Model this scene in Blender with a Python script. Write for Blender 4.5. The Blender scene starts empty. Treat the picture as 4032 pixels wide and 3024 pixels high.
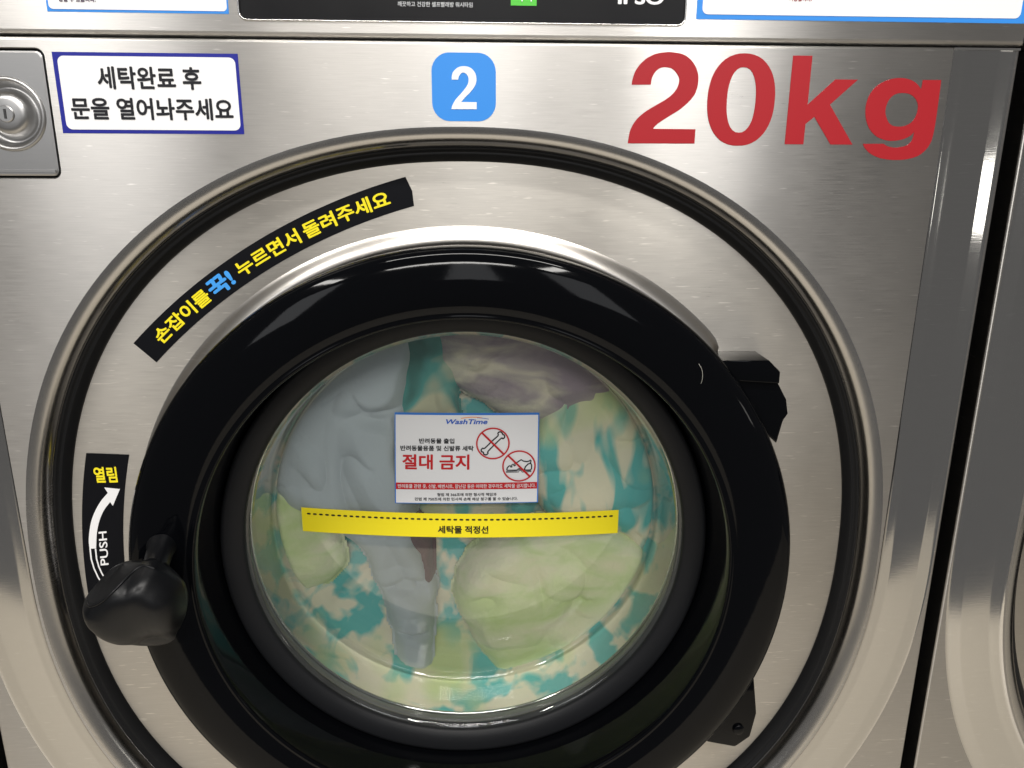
import bpy, bmesh, math, random
import numpy as np
from mathutils import Vector, Matrix

# ------------------------------------------------------------------ camera, world, light
scene = bpy.context.scene
COL = scene.collection
CAM = (0.0055, -0.6021, 0.294)
PITCH, YAW, ROLL, FPX = 0.2777, math.radians(3.0), 0.0048, 3150.0
cd = bpy.data.cameras.new("camera"); cam = bpy.data.objects.new("camera", cd); COL.objects.link(cam)
cd.sensor_width = 36.0; cd.lens = FPX * 36.0 / 4032.0; cd.clip_start = 0.02; cd.clip_end = 100.0
_f = Vector((math.sin(YAW) * math.cos(PITCH), math.cos(YAW) * math.cos(PITCH), -math.sin(PITCH)))
_r = _f.cross(Vector((0, 0, 1))).normalized(); _u = _r.cross(_f)
_rt = math.cos(ROLL) * _r + math.sin(ROLL) * _u; _up = -math.sin(ROLL) * _r + math.cos(ROLL) * _u
cam.matrix_world = Matrix(((_rt.x, _up.x, -_f.x, CAM[0]), (_rt.y, _up.y, -_f.y, CAM[1]), (_rt.z, _up.z, -_f.z, CAM[2]), (0, 0, 0, 1)))
scene.camera = cam

world = bpy.data.worlds.new("World"); scene.world = world; world.use_nodes = True
bg = world.node_tree.nodes["Background"]
bg.inputs[0].default_value = (0.125, 0.123, 0.121, 1.0); bg.inputs[1].default_value = 1.0

def area(name, loc, target, sx, sy, power, col=(1.0, 0.97, 0.925)):
    l = bpy.data.lights.new(name, 'AREA'); l.shape = 'RECTANGLE'; l.size = sx; l.size_y = sy
    l.energy = power; l.color = col
    o = bpy.data.objects.new(name, l); COL.objects.link(o); o.location = loc
    o.rotation_euler = (Vector(target) - Vector(loc)).to_track_quat('-Z', 'Y').to_euler()
    return o
# fluorescent fittings on the laundry ceiling, and added fill panels behind the camera
area("ceiling_or_fill_lamp", (0.08, -0.80, 1.50), (0.08, -0.80, 0.0), 1.2, 0.11, 17)
area("ceiling_or_fill_lamp", (-1.12, -1.5, 1.50), (-1.12, -1.5, 0.0), 0.13, 1.2, 19)
area("ceiling_or_fill_lamp", (0.72, -1.9, 1.50), (0.72, -1.9, 0.0), 0.13, 1.2, 19)
area("ceiling_or_fill_lamp", (-0.15, -2.9, 1.50), (-0.15, -2.9, 0.0), 1.2, 0.30, 42)  # added fill, set far back to brighten the laundry through the door glass
for wx, ww, wp in ((-2.05, 0.70, 8.5), (0.05, 0.45, 4.5), (1.35, 0.70, 6.5)):  # made-up panels, added to put upright bright bands on the steel
    area("front_fill_light", (wx, -4.2, 1.15), (wx * 0.2, 0.0, 0.7), ww, 1.5, wp, (0.97, 0.98, 1.0))
area("side_window_light", (4.30, -3.3, 0.08), (0.4, 0.0, 0.25), 0.34, 0.42, 2.0, (1.0, 0.97, 0.9))

vs = scene.view_settings
vs.view_transform = 'Standard'; vs.look = 'None'; vs.exposure = 0.24; vs.gamma = 1.0; vs.use_curve_mapping = False
scene.cycles.max_bounces = 10; scene.cycles.transparent_max_bounces = 16
random.seed(4); rng = np.random.default_rng(4)
PI = math.pi
AX = -0.035                    # height of the door axis
def S(r, g, b):
    f = lambda c: (c / 255 / 12.92) if c / 255 <= 0.04045 else ((c / 255 + 0.055) / 1.055) ** 2.4
    return (f(r), f(g), f(b), 1.0)

# ------------------------------------------------------------------ materials
def mat(name):
    m = bpy.data.materials.new(name); m.use_nodes = True
    nt = m.node_tree; nt.nodes.clear()
    out = nt.nodes.new('ShaderNodeOutputMaterial'); b = nt.nodes.new('ShaderNodeBsdfPrincipled')
    nt.links.new(b.outputs[0], out.inputs[0]); return m, nt, b, out
def N(nt, t, **kw):
    n = nt.nodes.new(t)
    for k, v in kw.items():
        if k.startswith('i_'):
            key = k[2:]; n.inputs[int(key) if key.isdigit() else key].default_value = v
        else: setattr(n, k, v)
    return n
def coords(nt, scale=(1, 1, 1), rot=(0, 0, 0)):
    tc = N(nt, 'ShaderNodeTexCoord'); mp = N(nt, 'ShaderNodeMapping')
    mp.inputs['Scale'].default_value = scale; mp.inputs['Rotation'].default_value = rot
    nt.links.new(tc.outputs['Object'], mp.inputs[0]); return mp.outputs[0]
def ramp(nt, src, stops):
    r = N(nt, 'ShaderNodeValToRGB'); e = r.color_ramp.elements
    while len(e) < len(stops): e.new(0.5)
    for el, (p, c) in zip(e, stops):
        el.position = p; el.color = c if len(c) == 4 else (*c, 1)
    nt.links.new(src, r.inputs[0]); return r.outputs[0]
def simple(name, col, rough=0.5, metal=0.0, spec=0.5, bump=0.0, bscale=400, var=0.0):
    m, nt, b, o = mat(name)
    b.inputs['Base Color'].default_value = col; b.inputs['Roughness'].default_value = rough
    b.inputs['Metallic'].default_value = metal; b.inputs['Specular IOR Level'].default_value = spec
    if bump or var:
        nz = N(nt, 'ShaderNodeTexNoise', i_Scale=bscale, i_Detail=4.0); nt.links.new(coords(nt), nz.inputs[0])
        if bump:
            bp = N(nt, 'ShaderNodeBump', i_Strength=bump, i_Distance=0.0004)
            nt.links.new(nz.outputs[0], bp.inputs['Height']); nt.links.new(bp.outputs[0], b.inputs['Normal'])
        if var:
            mr = N(nt, 'ShaderNodeMapRange'); mr.inputs[3].default_value = rough - var; mr.inputs[4].default_value = rough + var
            nt.links.new(nz.outputs[0], mr.inputs[0]); nt.links.new(mr.outputs[0], b.inputs['Roughness'])
    return m
def steel(name, col=(0.535, 0.516, 0.492, 1), rough=0.33, aniso=0.9, smear=(0, 0, 1), grain=1.0, wav=1.0):
    """horizontally brushed stainless sheet"""
    m, nt, b, o = mat(name)
    b.inputs['Metallic'].default_value = 1.0
    b.inputs['Anisotropic'].default_value = aniso
    tv = N(nt, 'ShaderNodeCombineXYZ'); tv.inputs[0].default_value, tv.inputs[1].default_value, tv.inputs[2].default_value = smear
    nt.links.new(tv.outputs[0], b.inputs['Tangent'])
    g = N(nt, 'ShaderNodeTexNoise', i_Scale=1.0, i_Detail=5.0, i_Roughness=0.7)
    nt.links.new(coords(nt, (38, 38, 1400)), g.inputs[0])
    g2 = N(nt, 'ShaderNodeTexNoise', i_Scale=1.0, i_Detail=3.0); nt.links.new(coords(nt, (120, 120, 900)), g2.inputs[0])
    blot = N(nt, 'ShaderNodeTexNoise', i_Scale=7.0, i_Detail=4.0, i_Roughness=0.55); nt.links.new(coords(nt, (1, 1, 0.7)), blot.inputs[0])
    # roughness: grain + handling smudges
    add = N(nt, 'ShaderNodeMath', operation='MULTIPLY_ADD'); nt.links.new(g.outputs[0], add.inputs[0]); add.inputs[1].default_value = 0.16 * grain
    bl = N(nt, 'ShaderNodeMath', operation='MULTIPLY_ADD'); nt.links.new(blot.outputs[0], bl.inputs[0]); bl.inputs[1].default_value = 0.20; bl.inputs[2].default_value = rough - 0.10 - 0.08 * grain
    nt.links.new(bl.outputs[0], add.inputs[2]); nt.links.new(add.outputs[0], b.inputs['Roughness'])
    cr = ramp(nt, g.outputs[0], [(0.25, tuple(c * (1 - 0.10 * grain) for c in col[:3])), (0.75, tuple(min(1, c * (1 + 0.08 * grain)) for c in col[:3]))])
    sc = N(nt, 'ShaderNodeTexNoise', i_Scale=1.0, i_Detail=1.0); nt.links.new(coords(nt, (70, 70, 620)), sc.inputs[0])
    sf = ramp(nt, sc.outputs[0], [(0.68, (0, 0, 0)), (0.82, (1, 1, 1))])
    sm_ = N(nt, 'ShaderNodeMix', data_type='RGBA'); nt.links.new(sf, sm_.inputs['Factor']); nt.links.new(cr, sm_.inputs['A']); sm_.inputs['B'].default_value = tuple(min(1, c * (1 + 0.38 * grain)) for c in col[:3]) + (1,)
    nt.links.new(sm_.outputs['Result'], b.inputs['Base Color'])
    bp = N(nt, 'ShaderNodeBump', i_Strength=0.10 * grain, i_Distance=0.0002); nt.links.new(g2.outputs[0], bp.inputs['Height'])
    wv = N(nt, 'ShaderNodeTexNoise', i_Scale=5.0, i_Detail=1.5); nt.links.new(coords(nt), wv.inputs[0])
    bw = N(nt, 'ShaderNodeBump', i_Strength=0.32 * wav, i_Distance=0.006); nt.links.new(wv.outputs[0], bw.inputs['Height'])
    nt.links.new(bp.outputs[0], bw.inputs['Normal']); nt.links.new(bw.outputs[0], b.inputs['Normal'])
    return m
M = {}
M['steel'] = steel('brushed_steel')
M['plate'] = steel('brushed_steel_plate', (0.535, 0.505, 0.458, 1), 0.33, 0.88)
M['trim'] = steel('polished_trim_steel', (0.58, 0.57, 0.555, 1), 0.09, 0.4, (0, 0, 1), 0.35, 0.8)
M['lipst'] = steel('rolled_steel_edge', (0.47, 0.457, 0.44, 1), 0.24, 0.2, (0, 0, 1), 0.3, 0.2)
M['bead'] = steel('pressed_bead_steel', (0.60, 0.57, 0.53, 1), 0.32, 0.3, (0, 0, 1), 0.4, 0.1)
M['lock'] = steel('lock_steel', (0.44, 0.435, 0.43, 1), 0.38, 0.2, (1, 0, 0), 0.3, 0.3)
M['chrome'] = simple('chrome', (0.75, 0.74, 0.72, 1), 0.12, 1.0)
M['drum'] = simple('drum_steel', (0.45, 0.45, 0.45, 1), 0.35, 1.0)
M['cab'] = simple('cabinet_dark_metal', (0.03, 0.03, 0.032, 1), 0.6)
M['rubber'] = simple('black_rubber', (0.006, 0.0062, 0.007, 1), 0.42, spec=0.25, bump=0.1, bscale=900)
M['gloss'] = simple('glossy_black_plastic', (0.0016, 0.0018, 0.0025, 1), 0.06, spec=0.15, bump=0.12, bscale=45)
M['matte'] = simple('matte_black_plastic', (0.008, 0.0085, 0.010, 1), 0.45, spec=0.22, bump=0.15, bscale=1500)
M['greyrub'] = simple('grey_window_seal', (0.10, 0.10, 0.10, 1), 0.35, var=0.1, bscale=60)
M['handle'] = simple('satin_black_handle', (0.003, 0.0033, 0.0042, 1), 0.36, spec=0.30, var=0.04, bscale=80)
M['panelblack'] = simple('black_display_glass', (0.008, 0.008, 0.009, 1), 0.3, spec=0.18, var=0.06, bscale=40)
M['floor'] = simple('floor_tile', (0.66, 0.60, 0.50, 1), 0.35, var=0.1, bscale=8)
def ink(name, col, rough=0.35): M[name] = simple(name, col, rough, spec=0.35, var=0.05, bscale=25)
ink('white', (0.86, 0.86, 0.87, 1)); ink('navy', S(30, 36, 140)); ink('sky', S(56, 140, 226)); ink('red', S(166, 32, 40), 0.35)
ink('yellow', S(244, 226, 36)); ink('black_ink', (0.009, 0.009, 0.012, 1)); M['sticker_black'] = simple('sticker_black', (0.004, 0.0044, 0.0062, 1), 0.5, spec=0.12)
ink('yellow_ink', S(246, 228, 40)); ink('blue_ink', S(70, 160, 240)); ink('dark_red', S(190, 34, 40)); ink('logo_blue', S(40, 92, 190))
ink('orange_ink', S(240, 140, 40)); ink('green_ink', S(86, 196, 66)); ink('grey_ink', S(205, 207, 210)); ink('purple_ink', S(70, 48, 78))
ink('off_white', (0.74, 0.75, 0.77, 1)); ink('frame_blue', S(56, 120, 205)); ink('dust', (0.7, 0.68, 0.6, 1), 0.8)

def thin_glass(name, tint=(0.93, 0.97, 0.95), gain=1.0, rough=0.02):
    m, nt, b, out = mat(name); nt.nodes.remove(b)
    tr = N(nt, 'ShaderNodeBsdfTransparent'); tr.inputs[0].default_value = (*tint, 1)
    gl = N(nt, 'ShaderNodeBsdfGlossy'); gl.inputs['Roughness'].default_value = rough; gl.inputs[0].default_value = (1, 1, 1, 1)
    fr = N(nt, 'ShaderNodeFresnel', i_IOR=1.5)
    ml = N(nt, 'ShaderNodeMath', operation='MULTIPLY'); ml.inputs[1].default_value = gain; ml.use_clamp = True
    nt.links.new(fr.outputs[0], ml.inputs[0])
    mx = N(nt, 'ShaderNodeMixShader'); nt.links.new(ml.outputs[0], mx.inputs[0]); nt.links.new(tr.outputs[0], mx.inputs[1]); nt.links.new(gl.outputs[0], mx.inputs[2])
    df = N(nt, 'ShaderNodeBsdfDiffuse'); df.inputs[0].default_value = (0.8, 0.82, 0.8, 1)
    hz = N(nt, 'ShaderNodeTexNoise', i_Scale=14.0, i_Detail=4.0); nt.links.new(coords(nt), hz.inputs[0])
    hm = N(nt, 'ShaderNodeMapRange'); hm.inputs[1].default_value = 0.3; hm.inputs[2].default_value = 0.7; hm.inputs[3].default_value = 0.012; hm.inputs[4].default_value = 0.045
    nt.links.new(hz.outputs[0], hm.inputs[0])
    m2 = N(nt, 'ShaderNodeMixShader'); nt.links.new(hm.outputs[0], m2.inputs[0]); nt.links.new(mx.outputs[0], m2.inputs[1]); nt.links.new(df.outputs[0], m2.inputs[2])
    nt.links.new(m2.outputs[0], out.inputs[0]); return m
M['glass'] = thin_glass('door_glass', (0.95, 0.98, 0.965), 1.6, 0.03)

def cloth(name, stops, scale=(1, 1, 1), rot=(0, 0, 0), nscale=20, detail=2.0, dist=0.6, second=None, weave=0.3):
    m, nt, b, o = mat(name)
    b.inputs['Roughness'].default_value = 0.9; b.inputs['Specular IOR Level'].default_value = 0.15
    b.inputs['Sheen Weight'].default_value = 0.15
    nz = N(nt, 'ShaderNodeTexNoise', i_Scale=nscale, i_Detail=detail, i_Distortion=dist); nt.links.new(coords(nt, scale, rot), nz.inputs[0])
    colr = ramp(nt, nz.outputs[0], stops)
    if second:
        n2 = N(nt, 'ShaderNodeTexNoise', i_Scale=second[0], i_Detail=2.0); nt.links.new(coords(nt, (1, 1, 1), (0.3, 0.2, 0.9)), n2.inputs[0])
        fac = ramp(nt, n2.outputs[0], [(second[2], (0, 0, 0)), (second[3], (1, 1, 1))])
        mx = N(nt, 'ShaderNodeMix', data_type='RGBA'); nt.links.new(fac, mx.inputs['Factor']); nt.links.new(colr, mx.inputs['A']); mx.inputs['B'].default_value = second[1]
        colr = mx.outputs['Result']
    nt.links.new(colr, b.inputs['Base Color'])
    w = N(nt, 'ShaderNodeTexNoise', i_Scale=260.0, i_Detail=4.0); nt.links.new(coords(nt), w.inputs[0])
    bp = N(nt, 'ShaderNodeBump', i_Strength=weave, i_Distance=0.0014); nt.links.new(w.outputs[0], bp.inputs['Height']); nt.links.new(bp.outputs[0], b.inputs['Normal'])
    return m
CREAM = (0.82, 0.74, 0.58, 1); TEAL = (0.13, 0.50, 0.49, 1); GRN = (0.62, 0.68, 0.34, 1)
M['floral'] = cloth('teal_floral_cotton', [(0.46, CREAM), (0.57, TEAL)], nscale=34, dist=0.35, detail=2.5, second=(11, GRN, 0.54, 0.68))
M['diag'] = cloth('teal_streaked_cotton', [(0.47, CREAM), (0.56, TEAL)], scale=(2.0, 1, 0.75), rot=(0, math.radians(62), 0), nscale=17, detail=2.0, dist=0.5, second=(7, GRN, 0.60, 0.72))
M['greyc'] = cloth('grey_blue_cotton', [(0.3, (0.44, 0.475, 0.50)), (0.7, (0.51, 0.545, 0.57))], nscale=6)
M['greenc'] = cloth('pale_green_cotton', [(0.36, (0.84, 0.80, 0.60)), (0.50, (0.76, 0.79, 0.52)), (0.66, (0.62, 0.72, 0.36))], nscale=22, detail=4.0, dist=0.6, weave=0.6, scale=(0.8, 1, 1.6), rot=(0, math.radians(-35), 0))
M['mauve'] = cloth('mauve_streaked_fleece', [(0.38, (0.36, 0.29, 0.33)), (0.48, (0.50, 0.43, 0.41)), (0.60, (0.74, 0.66, 0.53))], scale=(0.55, 1, 1.5), rot=(0, math.radians(-28), 0), nscale=26, detail=3.5, dist=0.5, weave=0.8)
M['tealc'] = cloth('dark_teal_cotton', [(0.40, (0.045, 0.19, 0.17)), (0.55, (0.09, 0.36, 0.33)), (0.68, (0.58, 0.55, 0.38))], nscale=16)
M['maroon'] = cloth('maroon_cotton', [(0.4, (0.13, 0.075, 0.08)), (0.6, (0.19, 0.11, 0.11))], nscale=12)

# ------------------------------------------------------------------ helpers
def thing(name, label, cat, group=None, loc=(0, 0, 0)):
    o = bpy.data.objects.new(name, None); COL.objects.link(o); o.location = loc; o.empty_display_size = 0.05
    o['label'] = label; o['category'] = cat
    if group: o['group'] = group
    return o
def obj(name, v, f, m, parent=None, smooth=False, sharp=None):
    me = bpy.data.meshes.new(name); me.from_pydata([tuple(map(float, p)) for p in v], [], [tuple(map(int, q)) for q in f]); me.update()
    me.materials.append(M[m] if isinstance(m, str) else m)
    if smooth: me.polygons.foreach_set('use_smooth', [True] * len(me.polygons))
    if sharp is not None:
        bm = bmesh.new(); bm.from_mesh(me); bmesh.ops.recalc_face_normals(bm, faces=bm.faces)
        for e in bm.edges:
            if len(e.link_faces) == 2 and e.calc_face_angle(0) > math.radians(sharp): e.smooth = False
        for fc in bm.faces: fc.smooth = True
        bm.to_mesh(me); bm.free()
    o = bpy.data.objects.new(name, me); COL.objects.link(o)
    if parent: o.parent = parent
    return o
class G:
    """vertex / face collector"""
    def __init__(s): s.v = []; s.f = []
    def add(s, v, f):
        b = len(s.v); s.v += [tuple(p) for p in v]; s.f += [tuple(i + b for i in q) for q in f]; return s
    def loft(s, loops, closed=True, capa=False, capb=False):
        n = len(loops[0]); v = [p for L in loops for p in L]; f = []
        for k in range(len(loops) - 1):
            for i in range(n if closed else n - 1):
                j = (i + 1) % n; f.append((k * n + i, k * n + j, (k + 1) * n + j, (k + 1) * n + i))
        if capa: f.append(tuple(range(n))[::-1])
        if capb: f.append(tuple((len(loops) - 1) * n + i for i in range(n)))
        return s.add(v, f)
    def box(s, x0, x1, y0, y1, z0, z1):
        v = [(x, y, z) for x in (x0, x1) for y in (y0, y1) for z in (z0, z1)]
        return s.add(v, [(0, 1, 3, 2), (4, 6, 7, 5), (0, 4, 5, 1), (2, 3, 7, 6), (0, 2, 6, 4), (1, 5, 7, 3)])
    def obj(s, *a, **k): return obj(a[0], s.v, s.f, *a[1:], **k)
def circ(r, y, n=160, cx=0.0, cz=AX, a0=0.0, a1=2 * PI, closed=True):
    m = n if closed else n + 1
    return [(cx + r * math.cos(a0 + (a1 - a0) * i / n), y, cz + r * math.sin(a0 + (a1 - a0) * i / n)) for i in range(m)]
def sup(R, y, n=192, p=2.2, cz=AX - 0.003):
    out = []
    for i in range(n):
        a = 2 * PI * i / n; c, s = math.cos(a), math.sin(a)
        r = R / (abs(c) ** p + abs(s) ** p) ** (1 / p); out.append((r * c, y, cz + r * s))
    return out
def rrect(x0, x1, z0, z1, r, n=6):
    out = []
    for cx, cz, a in ((x1 - r, z1 - r, 0), (x0 + r, z1 - r, PI / 2), (x0 + r, z0 + r, PI), (x1 - r, z0 + r, 1.5 * PI)):
        for i in range(n + 1):
            t = a + PI / 2 * i / n; out.append((cx + r * math.cos(t), cz + r * math.sin(t)))
    return out
_tmp = [0]
def _curve_mesh(cu):
    o = bpy.data.objects.new('tmp', cu); COL.objects.link(o)
    dg = bpy.context.evaluated_depsgraph_get(); ev = o.evaluated_get(dg); me = ev.to_mesh()
    v = [tuple(p.co) for p in me.vertices]; f = [tuple(p.vertices) for p in me.polygons]
    ev.to_mesh_clear(); bpy.data.objects.remove(o); bpy.data.curves.remove(cu)
    return v, f
def fill(loops):
    """planar filled region with holes; loops of (x, z) -> verts (x, z), faces"""
    cu = bpy.data.curves.new('fill', 'CURVE'); cu.dimensions = '2D'; cu.fill_mode = 'BOTH'
    for L in loops:
        sp = cu.splines.new('POLY'); sp.points.add(len(L) - 1); sp.use_cyclic_u = True
        for q, p in zip(sp.points, L): q.co = (p[0], p[1], 0, 1)
    v, f = _curve_mesh(cu)
    return [(a, b) for a, b, c in v], f
def text(s, bold=0.0, space=1.0):
    """ink of a line of writing, normalised to 0..1 on its own bounds; also the aspect ratio"""
    cu = bpy.data.curves.new('txt', 'FONT'); cu.body = s; cu.size = 1.0; cu.offset = bold; cu.space_character = space; cu.resolution_u = 4
    cu.fill_mode = 'FRONT' if hasattr(cu, 'fill_mode') else cu.fill_mode
    v, f = _curve_mesh(cu); a = np.array(v)[:, :2]; lo, hi = a.min(0), a.max(0); a = (a - lo) / (hi - lo)
    return a, f, (hi - lo)[0] / (hi - lo)[1]
def put_text(name, s, x0, x1, z0, z1, y, m, parent, bold=0.0, fn=None, space=1.0, shear=0.0):
    """bold: stroke thickening as a share of the line height, printed as shifted passes a hair apart"""
    a, f, asp = text(s, 0.0, space); g = G()
    W, H = abs(x1 - x0), abs(z1 - z0); bu, bw = bold / max(asp, 1e-6), bold
    passes = [(0, 0)] if not bold else [(0, 0), (1, 0), (-1, 0), (0, 1), (0, -1), (0.7, 0.7), (-0.7, 0.7), (0.7, -0.7), (-0.7, -0.7)]
    for k, (du, dw) in enumerate(passes):
        v = []
        for u, w in a:
            u2, w2 = (u + du * bu) / (1 + 2 * bu) + bu / (1 + 2 * bu), (w + dw * bw) / (1 + 2 * bw) + bw / (1 + 2 * bw)
            x = x0 + (x1 - x0) * u2 + shear * (w2 - 0.5) * (z1 - z0); z = z0 + (z1 - z0) * w2
            p = fn(x, z) if fn else (x, y, z)
            v.append((p[0], p[1] - 0.000012 * k, p[2]))
        g.add(v, f)
    return g.obj(name, m, parent)
def slab(loops, y, t, fn=None):
    """flat sticker of thickness t whose face lies at y"""
    v2, f = fill(loops); g = G()
    mp = fn or (lambda x, z, dy: (x, y + dy, z))
    g.add([mp(x, z, 0.0) for x, z in v2], f)
    for L in loops: g.loft([[mp(x, z, 0.0) for x, z in L], [mp(x, z, t) for x, z in L]])
    return g
def smooth_closed(P, corners=(), n=5):
    """Catmull-Rom through P, sharp at the listed indices"""
    out = []; k = len(P); cs = set(corners)
    for i in range(k):
        p0, p1, p2, p3 = (np.array(P[(i + d) % k], float) for d in (-1, 0, 1, 2))
        if i in cs: p0 = p1
        if (i + 1) % k in cs: p3 = p2
        if i in cs and (i + 1) % k in cs: out.append(tuple(p1)); continue
        for j in range(n):
            t = j / n
            out.append(tuple(0.5 * ((2 * p1) + (-p0 + p2) * t + (2 * p0 - 5 * p1 + 4 * p2 - p3) * t * t + (-p0 + 3 * p1 - 3 * p2 + p3) * t ** 3)))
    return out
def stroke(P, w, closed=False):
    """ribbon of width w along 2D polyline"""
    P = [np.array(p, float) for p in P]; n = len(P); L = []; R = []
    for i in range(n):
        a = P[(i - 1) % n] if (closed or i) else P[i]; b = P[(i + 1) % n] if (closed or i < n - 1) else P[i]
        d = b - a; d /= (np.hypot(*d) + 1e-12); nn = np.array((-d[1], d[0])) * w / 2
        L.append(P[i] + nn); R.append(P[i] - nn)
    v = L + R; f = [(i, (i + 1) % n, n + (i + 1) % n, n + i) for i in range(n if closed else n - 1)]
    return [tuple(p) for p in v], f
def sdf(px, pz, poly):
    """signed distance (positive inside) of grid points to a polygon"""
    P = np.array(poly); Q = np.roll(P, -1, 0); d = np.full(px.shape, 1e9); ins = np.zeros(px.shape, bool)
    for (x1, z1), (x2, z2) in zip(P, Q):
        ex, ez = x2 - x1, z2 - z1; t = np.clip(((px - x1) * ex + (pz - z1) * ez) / (ex * ex + ez * ez + 1e-15), 0, 1)
        d = np.minimum(d, np.hypot(px - x1 - t * ex, pz - z1 - t * ez))
        c = ((z1 > pz) != (z2 > pz)) & (px < (x2 - x1) * (pz - z1) / (z2 - z1 + 1e-15) + x1); ins ^= c
    return np.where(ins, d, -d)
def wob(x, z, seed, f0=20, octs=3):
    r = np.random.default_rng(seed); o = np.zeros_like(x); a = 1.0
    for k in range(octs):
        for _ in range(4):
            t = r.uniform(0, 2 * PI); fr = f0 * 2 ** k * r.uniform(0.7, 1.3); ph = r.uniform(0, 6.28)
            o += a * np.sin((x * math.cos(t) + z * math.sin(t)) * fr + ph) / 4
        a *= 0.5
    return o

# ------------------------------------------------------------------ setting
g = G(); g.box(-2.5, 2.5, -1.35, 1.2, -0.93, -0.90); fl = g.obj('floor', 'floor'); fl['kind'] = 'structure'

# ------------------------------------------------------------------ the washing machine
HALF, ZTOP, ZBOT = 0.4045, 0.3705, -0.80
ZL = AX - 0.003
def upath(R, y, n=48, p=2.2):
    """from the top left down round the opening and up to the top right"""
    pts = [(-R, y, ZTOP + (ZL - ZTOP) * i / 14) for i in range(14)]
    for i in range(2 * n + 1):
        a = PI + PI * i / (2 * n); c, s = math.cos(a), math.sin(a)
        r = R / (abs(c) ** p + abs(s) ** p) ** (1 / p); pts.append((r * c, y, ZL + r * s))
    pts += [(R, y, ZL + (ZTOP - ZL) * (i + 1) / 14) for i in range(14)]
    return pts
LK = (-0.3135, 0.3203)           # lock centre
lockrect = (-0.3465, -0.2835, 0.2767, 0.3636)
def make_machine():
    t = thing('washing_machine', 'stainless steel front-loading washer numbered 2 with big red 20kg lettering', 'washing machine')
    # ---- front panel: flat face, rolled opening lip, stepped border, side returns
    g = G()
    U0 = [(x, z) for x, y, z in upath(0.354, 0)]
    crease = [(x, z) for x, y, z in sup(0.3520, 0)]
    U0s = [(-0.354, ZTOP - 0.002)] + [q for q in U0[1:-1]] + [(0.354, ZTOP - 0.002)]
    v2, f = fill([U0s, crease, rrect(*lockrect, 0.006)])
    g.add([(x, 0.0, z) for x, z in v2], f)
    top = [(0.0, ZTOP - 0.002), (0.0002, ZTOP - 0.0012), (0.0006, ZTOP - 0.0006), (0.0012, ZTOP - 0.0002), (0.002, ZTOP), (0.02, ZTOP)]
    g.loft([[(-0.354, y, z), (0.354, y, z)] for y, z in top], closed=False)
    # flat corners under the border, out to the machine's edge
    O = upath(0.4035, 0.0040)
    edge = [(-HALF, ZTOP), (-HALF, ZBOT), (HALF, ZBOT), (HALF, ZTOP)]
    v2, f = fill([[(x, z) for x, y, z in O] + [(HALF, ZTOP), (HALF, ZBOT), (-HALF, ZBOT), (-HALF, ZTOP)]])
    g.add([(x, 0.0040, z) for x, z in v2], f)
    g.loft([[(math.copysign(abs(x) + d, x), y, z) for x, z in edge] for d, y in ((0, 0.004), (0.0008, 0.0043), (0.0014, 0.0052), (0.0016, 0.0065), (0.0016, 0.03))], closed=False)
    panel = g.obj('front_panel', 'steel', t)
    # rolled lip round the opening
    prof = [(0.3520, 0.0), (0.3508, 0.00005), (0.3494, 0.0003), (0.3478, 0.0007), (0.3462, 0.0013), (0.3446, 0.0022), (0.3430, 0.0034), (0.3416, 0.0050), (0.3403, 0.0070), (0.3393, 0.0094), (0.3387, 0.0120), (0.3384, 0.0142), (0.3378, 0.0142)]
    G().loft([sup(r, y) for r, y in prof]).obj('rolled_lip', 'lipst', panel, smooth=True)
    # polished stepped border (U round the opening)
    pr = [(0.354, 0.0), (0.3546, 0.0003), (0.3556, 0.0010), (0.3570, 0.0012), (0.3630, 0.0018), (0.3645, 0.0021), (0.3660, 0.0022), (0.3900, 0.0026), (0.3915, 0.0028), (0.3930, 0.0031), (0.4000, 0.0038), (0.4015, 0.0041), (0.4025, 0.0041), (0.4035, 0.0040)]
    G().loft([upath(r, y) for r, y in pr], closed=False).obj('border_trim', 'trim', panel, smooth=True)
    for sx in (-1, 1): G().box(min(sx * 0.3545, sx * 0.4040), max(sx * 0.3545, sx * 0.4040), 0.0004, 0.02, ZTOP - 0.0016, ZTOP).obj('trim_end', 'lipst', panel)
    # ---- recessed lock plate of the coin box
    x0, x1, z0, z1 = lockrect
    rim = [(0.0, 0.0), (0.0005, 0.0006), (0.0010, 0.0016), (0.0012, 0.006)]
    G().loft([[(x, y, z) for x, z in rrect(x0 + d, x1 - d, z0 + d, z1 - d, 0.006 - d * 0.5)] for d, y in rim]).obj('lock_recess', 'lipst', t, smooth=True)
    lp = G(); L1 = rrect(x0 + 0.0022, x1 - 0.0022, z0 + 0.0022, z1 - 0.0022, 0.004)
    cl = [(x, z) for x, y, z in circ(0.0250, 0, 64, LK[0], LK[1])]
    L2 = rrect(x0 + 0.0034, x1 - 0.0034, z0 + 0.0034, z1 - 0.0034, 0.0035)
    lp.loft([[(x, 0.006, z) for x, z in L1], [(x, 0.0014, z) for x, z in L1], [(x, 0.0008, z) for x, z in L2]])
    v2, f = fill([L2, cl]); lp.add([(x, 0.0008, z) for x, z in v2], f)
    plate = lp.obj('lock_plate', 'lock', t)
    G().box(x0 + 0.004, x1 - 0.004, -0.0002, 0.0009, z0 + 0.0045, z0 + 0.0063).obj('lock_plate_fold', 'lock', plate)
    dish = [(0.0250, 0.0008), (0.0243, -0.0004), (0.0232, -0.0010), (0.0221, -0.0004), (0.0210, 0.0020), (0.0198, 0.0046), (0.0182, 0.0060), (0.0166, 0.0054), (0.0154, 0.0030), (0.0143, 0.0004), (0.0130, -0.0016), (0.0114, -0.0027), (0.0095, -0.0031), (0.0055, -0.0032)]
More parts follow.
